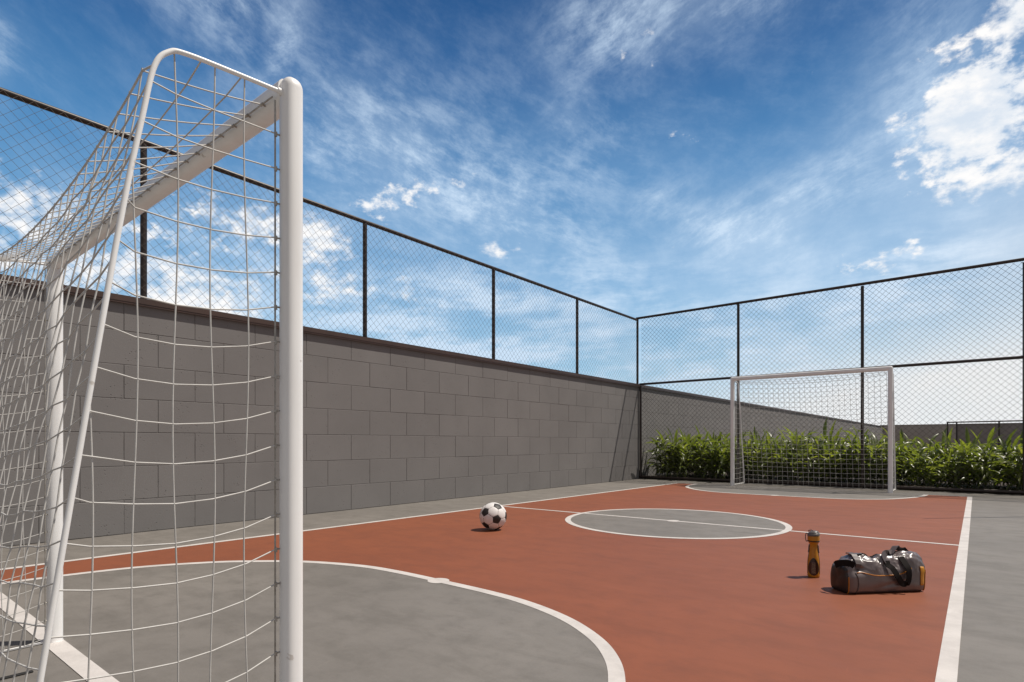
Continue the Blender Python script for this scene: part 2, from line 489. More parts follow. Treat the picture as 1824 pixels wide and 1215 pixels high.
def stripe(pts, w, z, closed=False):
    m_ = MB(); pts = [Vector((p[0], p[1], 0)) for p in pts]; k = len(pts); rows = []
    for i, p in enumerate(pts):
        if closed: d = pts[(i + 1) % (k - 1)] - pts[(i - 1) % (k - 1)]
        else: d = pts[min(i + 1, k - 1)] - pts[max(i - 1, 0)]
        d.normalize(); n = Vector((-d.y, d.x, 0)) * (w / 2)
        rows.append([(p.x - n.x, p.y - n.y, z), (p.x + n.x, p.y + n.y, z)])
    m_.sheet(rows); 
    m_.f = [tuple(f) for f in m_.f]
    return m_


def disc(c, r, z):
    m_ = MB(); m_.v += [(c[0] + r * math.cos(2 * math.pi * i / 32), c[1] + r * math.sin(2 * math.pi * i / 32), z) for i in range(32)]
    m_.face(range(32)); return m_


LW = 0.05
struct(stripe([(RX, Y0 - .025), (RX, Y1 + .025)], LW, .0021).build('touch_line', M['line']))
struct(stripe([(LX(Y0), Y0 - .025), (LX(Y1), Y1 + .025)], LW, .0021).build('touch_line', M['line']))
struct(stripe([(LX(Y0) + .02, Y0), (RX - .02, Y0)], .058, .0023).build('goal_line', M['line']))
struct(stripe([(LX(Y1) + .02, Y1), (RX - .02, Y1)], LW, .0023).build('goal_line', M['line']))
struct(stripe([(LX(4.85) + .02, 4.80), (RX - .02, 4.93)], .04, .0025).build('halfway_line', M['line']))
struct(stripe(circle, LW, .0027, True).build('centre_circle_line', M['line']))
struct(stripe(D_near, LW, .0029).build('goal_area_line', M['line']))
struct(stripe(D_far, LW, .0029).build('goal_area_line', M['line']))
struct(disc((-2.11, 2.015), .055, .0031).build('penalty_spot', M['line']))
struct(disc((-2.07, 8.04), .055, .0031).build('penalty_spot', M['line']))
struct(disc((-2.095, 4.86), .055, .0031).build('centre_spot', M['line']))
mb = MB(); n = 40; rows = []
for i in range(n + 1):
    x = -5.04 + i * (9.0 / n)
    rows.append([(x, 10.22 + j * .25, .006 + .02 * math.sin(j / 11 * math.pi) + random.uniform(0, .018)) for j in range(12)])
mb.sheet(rows)
struct(mb.build('planting_bed', M['soil'], smooth=True))

# ------------------------------------------------------------------ block wall
WX = -5.05
wall = thing('block_wall', 'long grey concrete block wall with brown metal coping along the left side of the court', 'wall', (WX, 4, 0))
mb = MB(); mb.box((-.2, -8, -.05), (-.0024, 43, 1.77)); mb.build('wall_core', M['mortar'], wall)
mb = MB()
bl, bh, gap = 0.511, 0.258, 0.0036
for c in range(7):
    y = -7.9 + (0.2675 if c % 2 else 0.0) - 0.089 + 0.03
    z0 = .004 + c * bh
    y = 3.07 - 4 - 14 * bl + (0.235 if c % 2 else 0.0)
    while y < 42.5:
        z1 = min(z0 + bh - gap, 1.765)
        dx = random.uniform(-.0009, .0009)
        x1, ya, yb, h = dx, y, y + bl - gap, .002
        b = len(mb.v)
        mb.v += [(x1 - h, ya, z0), (x1 - h, yb, z0), (x1 - h, yb, z1), (x1 - h, ya, z1),
                 (x1, ya + h, z0 + h), (x1, yb - h, z0 + h), (x1, yb - h, z1 - h), (x1, ya + h, z1 - h),
                 (x1 - .03, ya, z0), (x1 - .03, yb, z0), (x1 - .03, yb, z1), (x1 - .03, ya, z1)]
        mb.face((b + 4, b + 5, b + 6, b + 7))
        for i in range(4):
            j = (i + 1) % 4
            mb.face((b + i, b + j, b + 4 + j, b + 4 + i)); mb.face((b + 8 + i, b + 8 + j, b + j, b + i))
        y += bl
mb.build('block', M['block'], wall)
bpy.data.objects['block'].name = 'block_facing'
mb = MB(); mb.box((-.235, -8, 1.772), (.030, 43.2, 1.812)); mb.box((.014, -8, 1.757), (.027, 43.2, 1.7715))
mb.build('coping', M['coping'], wall)

# ------------------------------------------------------------------ chain-link fences
def wires(mb, o, u, v, W, H, pitch, r, nrm, bow=0.0):
    """two crossing families of straight diagonal wires in the rectangle o + a*u + b*v"""
    o, u, v, nrm = Vector(o), Vector(u), Vector(v), Vector(nrm)
    for sgn in (1, -1):
        k = -H
        while k < W:
            if sgn == 1: a0, b0, a1, b1 = k, 0.0, k + H, H
            else: a0, b0, a1, b1 = k, H, k + H, 0.0
            def cut(a):
                tt = (a - a0) / (a1 - a0); return b0 + (b1 - b0) * tt
            if a0 < 0: b0n = cut(0.0)
            else: b0n = b0
            b1n = cut(W) if a1 > W else b1
            A0, A1 = max(a0, 0.0), min(a1, W)
            jit = random.uniform(-.0025, .0025)
            p = o + u * (A0 + jit) + v * b0n + nrm * (sgn * r); q = o + u * (A1 + jit) + v * b1n + nrm * (sgn * r)
            if (q - p).length > .01: mb.tube([p, q], r, 4, False)
            k += pitch


FX, FTOP, WT_ = -5.09, 3.06, 1.813
f1 = thing('chain_link_fence', 'dark chain link fence standing on top of the grey block wall', 'fence', (FX, 4, WT_))
ys = [-2.50, -.415, 1.682, 3.781, 5.884, 7.978]
for y in ys:
    m_ = MB(); m_.tube([(0, y - 4, 0), (0, y - 4, FTOP - WT_ - .018)], .0235, 12)
    m_.tube([(0, y - 4, 0), (0, y - 4, .006)], .045, 12)
    m_.build('post', M['fence'], f1, 'auto')
m_ = MB(); m_.tube([(0, -6.7, FTOP - WT_), (0, 6.10, FTOP - WT_)], .022, 12); m_.build('top_rail', M['fence'], f1, 'auto')
m_ = MB(); m_.tube([(0, -6.7, .012), (0, 6.10, .012)], .006, 8); m_.build('bottom_wire', M['fence'], f1, 'auto')
m_ = MB(); wires(m_, (.027, -6.6, .01), (0, 1, 0), (0, 0, 1), 12.68, FTOP - WT_ - .01, .082, .00115, (1, 0, 0))
m_.build('wire_mesh', M['palewire'], f1)

BY, BTOP = 10.12, 3.09
f2 = thing('chain_link_fence', 'tall dark chain link fence with a middle rail across the far end behind the goal', 'fence', (-5.02, BY, 0))
bx = [(-5.085, WT_, BTOP), (-5.018, 0, 1.80), (-3.189, 0, BTOP), (-1.351, 0, BTOP), (.490, 0, BTOP), (2.33, 0, BTOP)]
for (x, z0, z1) in bx:
    m_ = MB(); m_.tube([(x + 5.02, 0, z0 + (.0 if z0 else .0)), (x + 5.02, 0, z1 - .018)], .0225, 12)
    if not z0: m_.tube([(x + 5.02, 0, .0), (x + 5.02, 0, .006)], .05, 12)
    m_.build('post', M['fence'], f2, 'auto')
W2 = 7.35
m_ = MB(); m_.tube([(-.09, 0, BTOP), (W2, 0, BTOP + .03)], .022, 12); m_.build('top_rail', M['fence'], f2, 'auto')
m_ = MB(); m_.tube([(-.02, -.002, 1.815), (W2, -.002, 1.825)], .021, 12); m_.build('middle_rail', M['fence'], f2, 'auto')
m_ = MB(); m_.tube([(-.02, -.001, .04), (W2, -.001, .04)], .026, 12); m_.build('bottom_rail', M['fence'], f2, 'auto')
m_ = MB(); wires(m_, (.0, .028, .03), (1, 0, 0), (0, 0, 1), W2, BTOP - .03, .082, .0022, (0, 1, 0))
m_.build('wire_mesh', M['wire'], f2)

# ------------------------------------------------------------------ far walls beyond the hedge
w_ = thing('rendered_wall', 'plain brownish rendered wall closing the terrace far behind the hedge', 'wall', (10, 47.1, 0))
mb = MB(); mb.box((-15.25, 0, 0), (20, .2, 1.86)); mb.build('wall', M['render'], w_)
mb = MB(); mb.box((-15.25, -.04, 1.862), (20, .24, 1.90)); mb.build('coping', M['render'], w_)
w_ = thing('rendered_wall', 'darker grey rendered wall under a thin metal rail at far right behind the hedge', 'wall', (8, 44.3, 0))
mb = MB(); mb.box((-8.95, 0, 0), (14, .2, 1.80)); mb.build('wall', M['darkrender'], w_)
mb = MB(); mb.box((-8.98, -.03, 1.802), (14, .23, 1.83)); mb.build('coping', M['darkrender'], w_)
r_ = thing('rooftop_railing', 'thin dark metal railing in front of the darker rendered wall far off at right', 'railing', (-1.39, 44, 0))
for x in (0.0, .44, 2.4, 4.6, 6.8, 9.0):
    m_ = MB(); m_.tube([(x, 0, 0), (x, 0, 1.90)], .045, 8); m_.build('post', M['fence'], r_, 'auto')
m_ = MB(); m_.tube([(-.05, 0, 1.92), (12, 0, 1.99)], .04, 8); m_.build('rail', M['fence'], r_, 'auto')


pole = thing('slim_pole', 'slim dark pole on grey concrete beside the right touch line near the far fence', 'pole', (.74, 7.62, 0))
m_ = MB(); m_.tube([(0, 0, 0), (0, 0, 3.1)], .011, 12); m_.build('shaft', M['fence'], pole, 'auto')
m_ = MB(); m_.tube([(0, 0, 0), (0, 0, .012)], .05, 16); m_.build('base_plate', M['fence'], pole, 'auto')

# ------------------------------------------------------------------ goals
def lerp(a, b, t): return a + (b - a) * t


def interp(tab, x):
    for (x0, y0), (x1, y1) in zip(tab, tab[1:]):
        if x0 <= x <= x1: return y0 + (y1 - y0) * (x - x0) / (x1 - x0)
    return tab[0][1] if x < tab[0][0] else tab[-1][1]


def make_goal(label, PL, PR, rL, rR, H, back, pitch, rc, leg_r, sag, rod_off, leg, hooks, rnd, sagk, fwd=1):
    """PL, PR foot of the left and right post; back = +1 if the net lies towards +y, -1 if towards -y;
    leg = profile of the bent stay as (distance behind the goal line, height)"""
    cx, cy = (PL[0] + PR[0]) / 2, (PL[1] + PR[1]) / 2
    g = thing('football_goal', label, 'goal', (cx, cy, .001))
    L = Vector((PL[0] - cx, PL[1] - cy, 0)); Rr = Vector((PR[0] - cx, PR[1] - cy, 0))
    ax = (Rr - L).normalized(); B = Vector((0, back, 0))
    rb = (rL + rR) / 2 * 1.06
    for P, r in ((L, rL), (Rr, rR)):
        m_ = MB()
        zs = [(0, 1), (H * .25, 1), (H * .5, 1), (H * .75, 1), (H - r * 1.1, 1)]
        zs += [(H - r * 1.1 + r * 1.1 * math.sin(a), max(math.cos(a), .02) ** .8) for a in [R(12 * i) for i in range(1, 8)]]
        m_.tube([P + Vector((0, 0, z)) for z, k in zs], [r * k for z, k in zs], 24, True, 0, 2.6)
        m_.tube([P, P + Vector((0, 0, .004))], r * 1.06, 24, True)
        m_.build('post', M['white'], g, 'auto')
    zc = H - rb * 1.05
    m_ = MB(); m_.tube([L + ax * rL * .3 + Vector((0, 0, zc)), Rr - ax * rR * .3 + Vector((0, 0, zc))], rb, 24, True, 0, 2.8)
    m_.build('crossbar', M['white'], g, 'auto')
    # stays bent from tube
    legc = spline([(0, d, z) for d, z in leg], 8)
    leg_d = sorted([(p.z, p.y) for p in legc])
    for P, r in ((L, rL), (Rr, rR)):
        m_ = MB(); m_.tube([P + B * (p.y if i else r * .6) + Vector((0, 0, p.z)) for i, p in enumerate(legc)], leg_r, 12)
        m_.tube([P + B * (r * .7) + Vector((0, 0, legc[0].z)), P + B * (r + .008) + Vector((0, 0, legc[0].z))], leg_r * 1.45, 12)
        m_.build('net_stay', M['white'], g, 'auto')
        m_ = MB(); m_.tube([P + B * (r * .8) + Vector((0, 0, leg_r)), P + B * legc[-1].y + Vector((0, 0, leg_r))], leg_r, 10)
        m_.build('ground_bar', M['white'], g, 'auto')
    zb = max(p.z for p in legc) - .02          # height of the top back corner
    top_d = interp(leg_d, zb - .03)
    Lr = (Rr - L).length
    nX = round(Lr / pitch)
    rod = rb + rod_off
    rodz = zc - rb * .62
    xs = [i / nX for i in range(nX + 1)]
    # net rods along posts and bar, with hooks
    m_ = MB(); m_.tube([L + ax * (rL * 1.0) + B * rod * .9 + Vector((0, 0, rodz)), Rr - ax * rR + B * rod * .9 + Vector((0, 0, rodz))], rc * 1.15, 8)
    m_.build('net_rod', M['hook'], g, 'auto')
    for P, r, s in ((L, rL, -1), (Rr, rR, -1)):
        q = P + B * (r + rod_off) + ax * (s * .010 if P is Rr else .010)
        m_ = MB(); m_.tube([q + Vector((0, 0, .01)), q + Vector((0, 0, H - rb * 2.1))], rc * 1.2, 8)
        m_.build('net_rod', M['hook'], g, 'auto')
    bz = lambda t: zb - sag * (4 * t * (1 - t)) ** .85 if 0 < t < 1 else zb
    net = MB()
    # roof
    nR = max(2, round((top_d - rod) / pitch))
    def roof(t, w):
        z = lerp(rodz, bz(t), w) - .003 * math.sin(math.pi * w) * (1 if 0 < t < 1 else 0)
        if t in (0, 1): z = interp([(p.y, p.z) for p in legc], lerp(rod * .9, top_d, w)) - leg_r * .6
        return L + (Rr - L) * t + B * lerp(rod * .9, top_d, w) + Vector((0, 0, z))
    ws = [k / (nR * 3) for k in range(nR * 3 + 1)]
    for t in xs[1:-1]: net.tube([roof(t, w) for w in ws], rc, 5, False)
    for k in range(1, nR + 1): net.tube([roof(t, k / nR) for t in xs], rc * (1.0 if k < nR else 1.35), 5, False)
    # back curtain
    nB = round(zb / pitch / .98)
    def jit(a, b, amt): return mnoise.noise_vector(Vector((a * 31.7 + PL[1], b * 27.3, 2.0))) * amt
    def backp(t, f):
        z = bz(t) * (1 - f) + .004
        edge = math.sin(math.pi * min(max(t, 0), 1)) ** .5 if 0 < t < 1 else 0
        d = interp(leg_d, min(z + (zb - bz(t)) * (1 - f), zb - .03)) + .012 * edge * math.sin(math.pi * f)
        z2 = z - .016 * edge * math.sin(math.pi * f) ** .5 * sagk
        q = L + (Rr - L) * t + B * d + Vector((0, 0, max(z2, .004)))
        return q + (jit(t, f, pitch * .11) if 0 < t < 1 and .02 < f < .98 else Vector())
    fs = [k / nB for k in range(nB + 1)]
    for i, t in enumerate(xs):
        if i in (0, nX): continue
        net.tube([backp(t, f) for f in fs], rc, 5, False)
    for k in range(1, nB + 1): net.tube([backp(t, fs[k]) for t in xs], rc, 5, False)
    # sides
    depth = legc[-1].y
    for P, r in ((L, rL), (Rr, rR)):
        off = ax * (.008 if P is L else -.008)
        d0 = r + rod_off
        cols = [d0 + pitch * j * .97 for j in range(1, 60) if d0 + pitch * j * .97 > -1]
        nZ = int((legc[0].z - .02) / (pitch * 1.08))
        def sz(j): return sagk * (.0, .016, .025, .028, .024, .017, .012, .011, .01, .01, .01, .01)[min(j, 11)]
        def grow(z): return .32 + .68 * min(1, max(0, (legc[0].z - .06 - z) / .3))
        zrow = [legc[0].z - .012 - pitch * 1.08 * (k + 1) + .0 for k in range(nZ)]
        for z in zrow:
            ld = interp(leg_d, z)
            pts = [P + off + B * d0 + Vector((0, 0, z))]
            last = 0
            for j, d in enumerate(cols):
                if d > ld - .012: break
                pts.append(P + off * .4 + B * d + Vector((0, 0, max(z - sz(j + 1) * grow(z), .006)))); last = j + 1
            pts.append(P + B * ld + Vector((0, 0, max(z - sz(last) * (.8 if last <= 3 else .5) * grow(z), .006))))
            net.tube(pts, rc, 5, False)
        for d in cols:
            # where the stay passes this column
            zt = [z for z, dd in leg_d if dd >= d]
            zmaxc = max(zt) if zt else None
            if zmaxc is None: continue
            pts = []
            for i in range(25):
                z = lerp(zmaxc, .005, i / 24)
                pts.append(P + off * .4 + B * (d + .004 * math.sin(9 * z + d * 40)) + Vector((0, 0, z)))
            net.tube(pts, rc, 5, False)
        if hooks:
            for z in zrow:
                q = P + off + B * d0 + Vector((0, 0, z))
                m_ = MB(); m_.tube([q - B * (rod_off + r * .35), q + B * .002], rc * 1.25, 8)
                m_.tube([q + Vector((0, 0, -.005)), q + Vector((0, 0, .003))], rc * 2.1, 8)
                m_.build('net_hook', M['hook'], g, 'auto')
    if hooks:
        for t in xs[1:-1]:
            q = L + (Rr - L) * t + B * rod * .9 + Vector((0, 0, rodz))
            m_ = MB(); m_.tube([q - B * (rod_off + rb * .3), q + B * .002], rc * 1.3, 8); m_.tube([q - ax * .004, q + ax * .004], rc * 2.1, 8)
            m_.build('net_hook', M['hook'], g, 'auto')
    net.build('net', M['cord'], g, True)
    return g


make_goal('white goal in the near left foreground with a large open net hung on bent tubes', (-2.516, .555), (-.955, .55), .0225, .0184, 1.350, -1, .0567, .0013, .0039,
          .105, .0065, [(.02, 1.318), (.1, 1.311), (.175, 1.303), (.2, 1.293), (.22, 1.262), (.236, 1.18), (.262, 1.03), (.302, .76), (.355, .385), (.41, .0)], True, True, 1.0)
make_goal('white goal with square white net at the far end, in front of the hedge', (-3.075, 9.465), (-.93, 9.475), .030, .030, 1.757, 1, .0765, .0023, .010,
          .06, .004, [(.03, 1.70), (.13, 1.695), (.25, 1.685), (.285, 1.672), (.305, 1.63), (.33, 1.5), (.40, 1.15), (.48, .7), (.55, .35), (.60, .0)], False, False, .6)

mb = MB(); mb.box((-.008, -.30, 0), (.008, .035, .004)); o = mb.build('black_strip', M['nearblack'], loc=(-2.236, .405, .001))  # thin near-black bar flat on the concrete, material not specified
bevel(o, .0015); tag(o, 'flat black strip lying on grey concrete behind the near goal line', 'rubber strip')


# ------------------------------------------------------------------ football
def make_ball(loc, r):
    ph = (1 + 5 ** .5) / 2
    ico = []
    for a in (-1, 1):
        for b in (-ph, ph): ico += [Vector((0, a, b)), Vector((a, b, 0)), Vector((b, 0, a))]
    ico = [v.normalized() for v in ico]
    # black patches as seen: right-of-centre, upper left, top
    rt, up, fw = Vector((.7772, .6293, 0)), Vector((0, 0, 1)), Vector((.6293, -.7772, 0))
    rt = Vector((.792, .61, 0)); fw = Vector((.61, -.792, 0))
    def dirv(a, b): c = math.sqrt(max(0, 1 - a * a - b * b)); return rt * a + up * b + fw * c
    t0 = dirv(.32, -.13); t1 = dirv(-.55, .40)
    i0 = ico[0]; i1 = min((v for v in ico if v is not i0), key=lambda v: (v - i0).length)
    def frame(a, b):
        z = a.normalized(); x = (b - a * b.dot(a)).normalized(); return Matrix((x, z.cross(x), z)).transposed()
    rot = frame(t0, t1) @ frame(i0, i1).transposed()
    cen5 = [rot @ v for v in ico]
    cen6 = []
    for i in range(12):
        for j in range(i + 1, 12):
            for k in range(j + 1, 12):
                if all((cen5[p] - cen5[q]).length < 1.2 for p, q in ((i, j), (j, k), (i, k))):
                    cen6.append((cen5[i] + cen5[j] + cen5[k]).normalized())
    # fine sphere, every vertex belongs to its nearest panel plane; seams pulled in
    d5, d6 = 0.9393, 0.9149
    n, m2 = 200, 104
    mb = MB()
    def panel(v):
        L = sorted([(v.dot(c) / d5, 0) for c in cen5] + [(v.dot(c) / d6, 1) for c in cen6], key=lambda q: -q[0])
        return L[0][1], L[0][0] - L[1][0]
    rows = []
    for i in range(m2 + 1):
        th = math.pi * i / m2; row = []
        for j in range(n):
            p = 2 * math.pi * j / n
            v = Vector((math.sin(th) * math.cos(p), math.sin(th) * math.sin(p), math.cos(th)))
            k, gp = panel(v)
            dep = .985 + .015 * min(1, gp / .045) ** .5
            row.append(len(mb.v)); mb.v.append(tuple(v * (r * dep)))
        rows.append(row)
    for i in range(m2):
        for j in range(n):
            q = (rows[i][j], rows[i + 1][j], rows[i + 1][(j + 1) % n], rows[i][(j + 1) % n])
            c = sum((Vector(mb.v[a]) for a in q), Vector()).normalized()
            k, gp = panel(c)
            mi = 2 if (gp < .009 and k == 1) else (1 if k == 0 else 0)
            mb.face(q, mi)
    return mb.build('football', [M['ballw'], M['ballb'], M['seam']], None, True, loc)


tag(make_ball((-3.003, 3.467, .110 + .0006), .1095), 'black and white football resting on the orange court near the left touch line', 'football')

# ------------------------------------------------------------------ water bottle
BP = (-.659, 3.302)
bt = thing('sports_bottle', 'yellow sports bottle with a dark oval window standing on the orange court beside the bag', 'bottle', (BP[0], BP[1], .0012), math.atan2(-BP[1], -BP[0]))
prof = [(.026, 0), (.0305, .002), (.0322, .008), (.0325, .02), (.0322, .05), (.0315, .075), (.029, .1), (.0245, .125), (.0215, .145), (.0208, .16), (.0222, .172), (.0268, .18), (.0300, .184)]


prof = [(r_ * .9, z_) for r_, z_ in prof]


def prad(z):
    return interp([(b, a) for a, b in prof], z)


mb = MB(); mb.lathe([(interp([(b, a) for a, b in prof], z), z) for z in [0, .001, .003, .006] + [.01 + .174 * i / 60 for i in range(61)]], 48)
mb.build('body', M['yellow'], bt, 'auto')
# oval window, a raised patch that follows the body
def patch(z0, z1, wmax, lift, n=28, m=12, shape=None):
    g = []
    for i in range(n + 1):
        t = i / n; z = lerp(z0, z1, t)
        w = shape(t) * wmax
        row = []
        for j in range(m + 1):
            a = (2 * j / m - 1) * w
            rr = prad(z) + lift
            row.append((rr * math.cos(a), rr * math.sin(a), z))
        g.append(row)
    return g


oval = lambda t: max(.02, (math.sin(math.pi * min(1, (t * .5 / .36) if t < .36 else .5 + .5 * (t - .36) / .64))) ** .62)
mb = MB(); mb.sheet(patch(.012, .103, 1.0, .0012, shape=oval)); w = mb.build('window_rim', M['blackpl'], bt, True)
mb = MB(); mb.sheet(patch(.018, .095, .80, .0020, shape=oval)); w = mb.build('window', M['browngl'], bt, True)
mb = MB(); mb.sheet(patch(.022, .082, .36, .0026, shape=lambda t: 1 - .25 * t)); w = mb.build('label', M['labelbg'], bt, True)
mb = MB()
for k in range(7):
    z = .028 + k * .0072; pts = []
    for i in range(9):
        a = -.22 + .44 * i / 8 + random.uniform(-.02, .02); zz = z + .0028 * math.sin(i * 2.1 + k)
        pts.append(((prad(zz) + .0031) * math.cos(a), (prad(zz) + .0031) * math.sin(a), zz))
    mb.tube(pts, .0007, 4)
mb.build('label_print', M['label'], w, True)
mb = MB(); mb.lathe([(.0272, .1835), (.0288, .185), (.0288, .1885), (.0270, .1895)], 40); mb.build('seal_ring', M['blackpl'], bt, 'auto')
mb = MB(); mb.lathe([(.0266, .1892), (.0284, .191), (.0288, .202), (.0284, .213), (.026, .215)], 40); mb.build('collar', M['yellow'], bt, 'auto')
cap = MB()
b0 = len(cap.v)
cap.lathe([(.0274, .2115), (.0294, .213), (.0296, .218), (.028, .222), (.0272, .2235), (.0255, .2245), (.0245, .229), (.019, .2345), (.011, .2375), (.003, .2385)], 40)
for i in range(b0, len(cap.v)):
    x, y, z = cap.v[i]; cap.v[i] = (x, y, z + .12 * y + .002)
co = cap.build('cap', M['greypl'], bt, 'auto')
mb = MB(); mb.tube([(.004 * math.cos(a) + .004, -.012 + .012 * math.cos(a), .234 + .009 * math.sin(a)) for a in [R(20 * i) for i in range(10)]], .0022, 6); mb.build('spout_loop', M['blackpl'], co, True)
mb = MB(); L_ = []
for i in range(25):
    a = 2 * math.pi * i / 24; L_.append((.004, -.031 - .0065 * math.cos(a), .205 + .022 * math.sin(a)))
mb.tube(L_, .0022, 6, False); mb.build('carry_ring', M['greypl'], bt, True)
for s in (-1, 1):
    mb = MB(); mb.ribbon([(0, s * .0205, .166), (0, s * .0222, .155), (0, s * .0232, .14), (0, s * .0250, .126)], (1, 0, 0), .012, .004)
    mb.build('side_grip', M['greypl'], bt)
    mb = MB(); pts = []
    for i in range(16):
        z = lerp(.17, .02, i / 15); a = s * lerp(1.32, 1.22, i / 15); pts.append(((prad(z) + .0004) * math.cos(a), (prad(z) + .0004) * math.sin(a), z))
    mb.tube(pts, .0014, 6); mb.build('side_seam', M['blackpl'], bt, True)

# ------------------------------------------------------------------ duffel bag
BL, BW, BH = .385, .145, .166
bag = thing('duffel_bag', 'dark grey glossy sports bag with orange piping and black handles lying on the orange court', 'bag', (-.369, 3.203, .001), math.atan2(.73, .68))


def fold(p):
    """creases of the slack upper cloth"""
    a = mnoise.ridged_multi_fractal(Vector((p.x * 8 + p.y * 9, p.y * 15 - p.x * 3, p.z * 9 + 5.1)), 1.0, 2.1, 3, 1.0, 2.0)
    b = mnoise.noise(Vector((p.x * 14, p.y * 10 + 4, p.z * 12)))
    c_ = mnoise.ridged_multi_fractal(Vector((p.x * 21 - p.y * 12 + 2.0, p.y * 24 + p.x * 9, p.z * 20)), 1.0, 2.0, 2, 1.0, 2.0)
    return (a - 1.0) * .012 + b * .012 + (c_ - 1.0) * .0035


def bag_pt(s, th):
    """s in -1..1 along the bag, th angle round it (pi = middle of the front)"""
    a = abs(s)
    c, q = math.cos(th), math.sin(th)
    pw = 6.0 if q < 0 else 3.2
    g = (abs(c) ** pw + abs(q) ** pw) ** (-1 / pw); c *= g; q *= g
    x = s * BL / 2
    top = max(0, q)
    hp = 1 + .03 * math.cos(s * 7 + 1.0) - .17 * math.exp(-((s + .16) / .13) ** 2) * top + .06 * math.exp(-((s + .58) / .2) ** 2) + .05 * math.exp(-((s - .62) / .3) ** 2) * top
    if s < 0: hp *= 1 - .27 * max(0, (-s - .66) / .34) ** 1.3
    hh = BH * hp
    endk = 1 - max(0, (a - .88) / .12) ** 2.2 * (.20 if s < 0 else .10)
    y = c * BW / 2 * endk * (1 - .20 * top ** 2)
    z = hh * (q + 1) / 2
    p = Vector((x, y, z))
    k = .12 + .88 * max(0, min(1, (z / BH - .50) / .22))
    f = fold(p) * k if z > .012 else 0
    if c < 0:                                          # long drag crease across the front and the pinch by the strap
        f -= math.exp(-((z - .03 - .16 * (s * .24 + .05)) / .010) ** 2) * .004 * (1 - a)
        f -= .012 * math.exp(-((z - .112) / .018) ** 2 - ((s + .70) / .14) ** 2)
    n = Vector((0, math.copysign(abs(c) ** 2, c), math.copysign(abs(q) ** 2, q)))
    if n.length < 1e-6: n = Vector((0, 0, 1))
    p = p + n.normalized() * f
    p.z = max(p.z, 0.001)
    return p


NS, NT = 170, 128
mb = MB(); g = []
for i in range(NS + 1):
    s = -1 + 2 * i / NS
    g.append([bag_pt(s, 2 * math.pi * j / NT) for j in range(NT)])
for row in g:
    mb.v += [tuple(p) for p in row]
for i in range(NS):
    for j in range(NT):
        a0 = i * NT + j; a1 = i * NT + (j + 1) % NT; mb.face((a0, a0 + NT, a1 + NT, a1))
mb.build('body', M['bag'], bag, True)
# end panels: slightly domed
for sgn in (-1, 1):
    mb = MB(); rim = [bag_pt(sgn * .995, 2 * math.pi * j / NT) for j in range(NT)]
    cen = sum(rim, Vector()) / NT
    rings = [(1.0, 0.0), (.94, .006), (.8, .009), (.55, .011), (.25, .012), (.02, .012)]
    for k, ex in rings:
        for j, p in enumerate(rim):
            q = cen + (p - cen) * k
            cr = (mnoise.noise(Vector((q.y * 26, q.z * 22, 1.0))) * .012) * (1 - k)
            mb.v.append((q.x + sgn * (ex + cr), q.y, max(q.z, .001)))
    for i in range(len(rings) - 1):
        for j in range(NT):
            a0 = i * NT + j; a1 = i * NT + (j + 1) % NT
            mb.face((a0, a0 + NT, a1 + NT, a1) if sgn < 0 else (a0, a1, a1 + NT, a0 + NT))
    mb.face([5 * NT + j for j in range(NT)][::-1] if sgn < 0 else [5 * NT + j for j in range(NT)])
    mb.build('end_panel', M['bagend'], bag, True)
    arc = [p for j, p in enumerate(rim) if NT * .46 < j < NT * .70 and p.z > .004]
    mb = MB(); mb.tube([p + (p - cen).normalized() * .0018 + Vector((sgn * .001, 0, 0)) for p in arc], .0023, 6, False)
    mb.build('piping', M['piping'], bag, True)


def front_th(zfrac):     # angle on the front face (c < 0) at a height fraction
    best, bt_ = 9, 0
    for i in range(400):
        th = math.pi / 2 + math.pi * i / 399
        q = math.sin(th); c = math.cos(th); pw = 6.0 if q < 0 else 3.2; gg = (abs(c) ** pw + abs(q) ** pw) ** (-1 / pw)
        d = abs((q * gg + 1) / 2 - zfrac)
        if d < best and c < -.05: best, bt_ = d, th
    return bt_


def on_front(s, zf, lift):
    th = front_th(zf); p = bag_pt(s, th); p2 = bag_pt(s, th + .02); t_ = (p2 - p).normalized()
    n = Vector((0, t_.z, -t_.y));
    if n.y > 0: n = -n
    return p + n * lift


# piping along the front seam, dipping to the middle
pts = [on_front(-.80 + 1.42 * i / 40, .64 - .155 * math.sin(math.pi * min(1, (i / 40) / .98)) ** .8 + .02 * (i / 40), .0012) for i in range(41)]
mb = MB(); mb.tube(pts, .0024, 6); mb.build('piping', M['piping'], bag, True)
mb = MB(); pts = [on_front(-.845 + .05 * math.sin(math.pi * i / 20), .03 + .64 * i / 20, .0012) for i in range(21)]; mb.tube(pts, .0022, 6); mb.build('piping', M['strapgrey'], bag, True)
# yellow tab on the right front
g = [[on_front(.845 + .10 * j / 4, .20 + .50 * i / 10, .003) for j in range(5)] for i in range(11)]
mb = MB(); mb.sheet(g); tb = mb.build('tab', M['tab'], bag, True); tb.modifiers.new('thick', 'SOLIDIFY').thickness = .002
# carry handles
def handle(pts, name, mat, w=.026, side=(1, 0, 0)):
    pts = [p if isinstance(p, Vector) else (p[0] * .82, p[1] * .78, p[2] + .012) for p in pts]
    c = spline(pts, 8); m_ = MB()
    m_.ribbon(c, side, w, .003); return m_.build(name, M[mat], bag, 'auto')


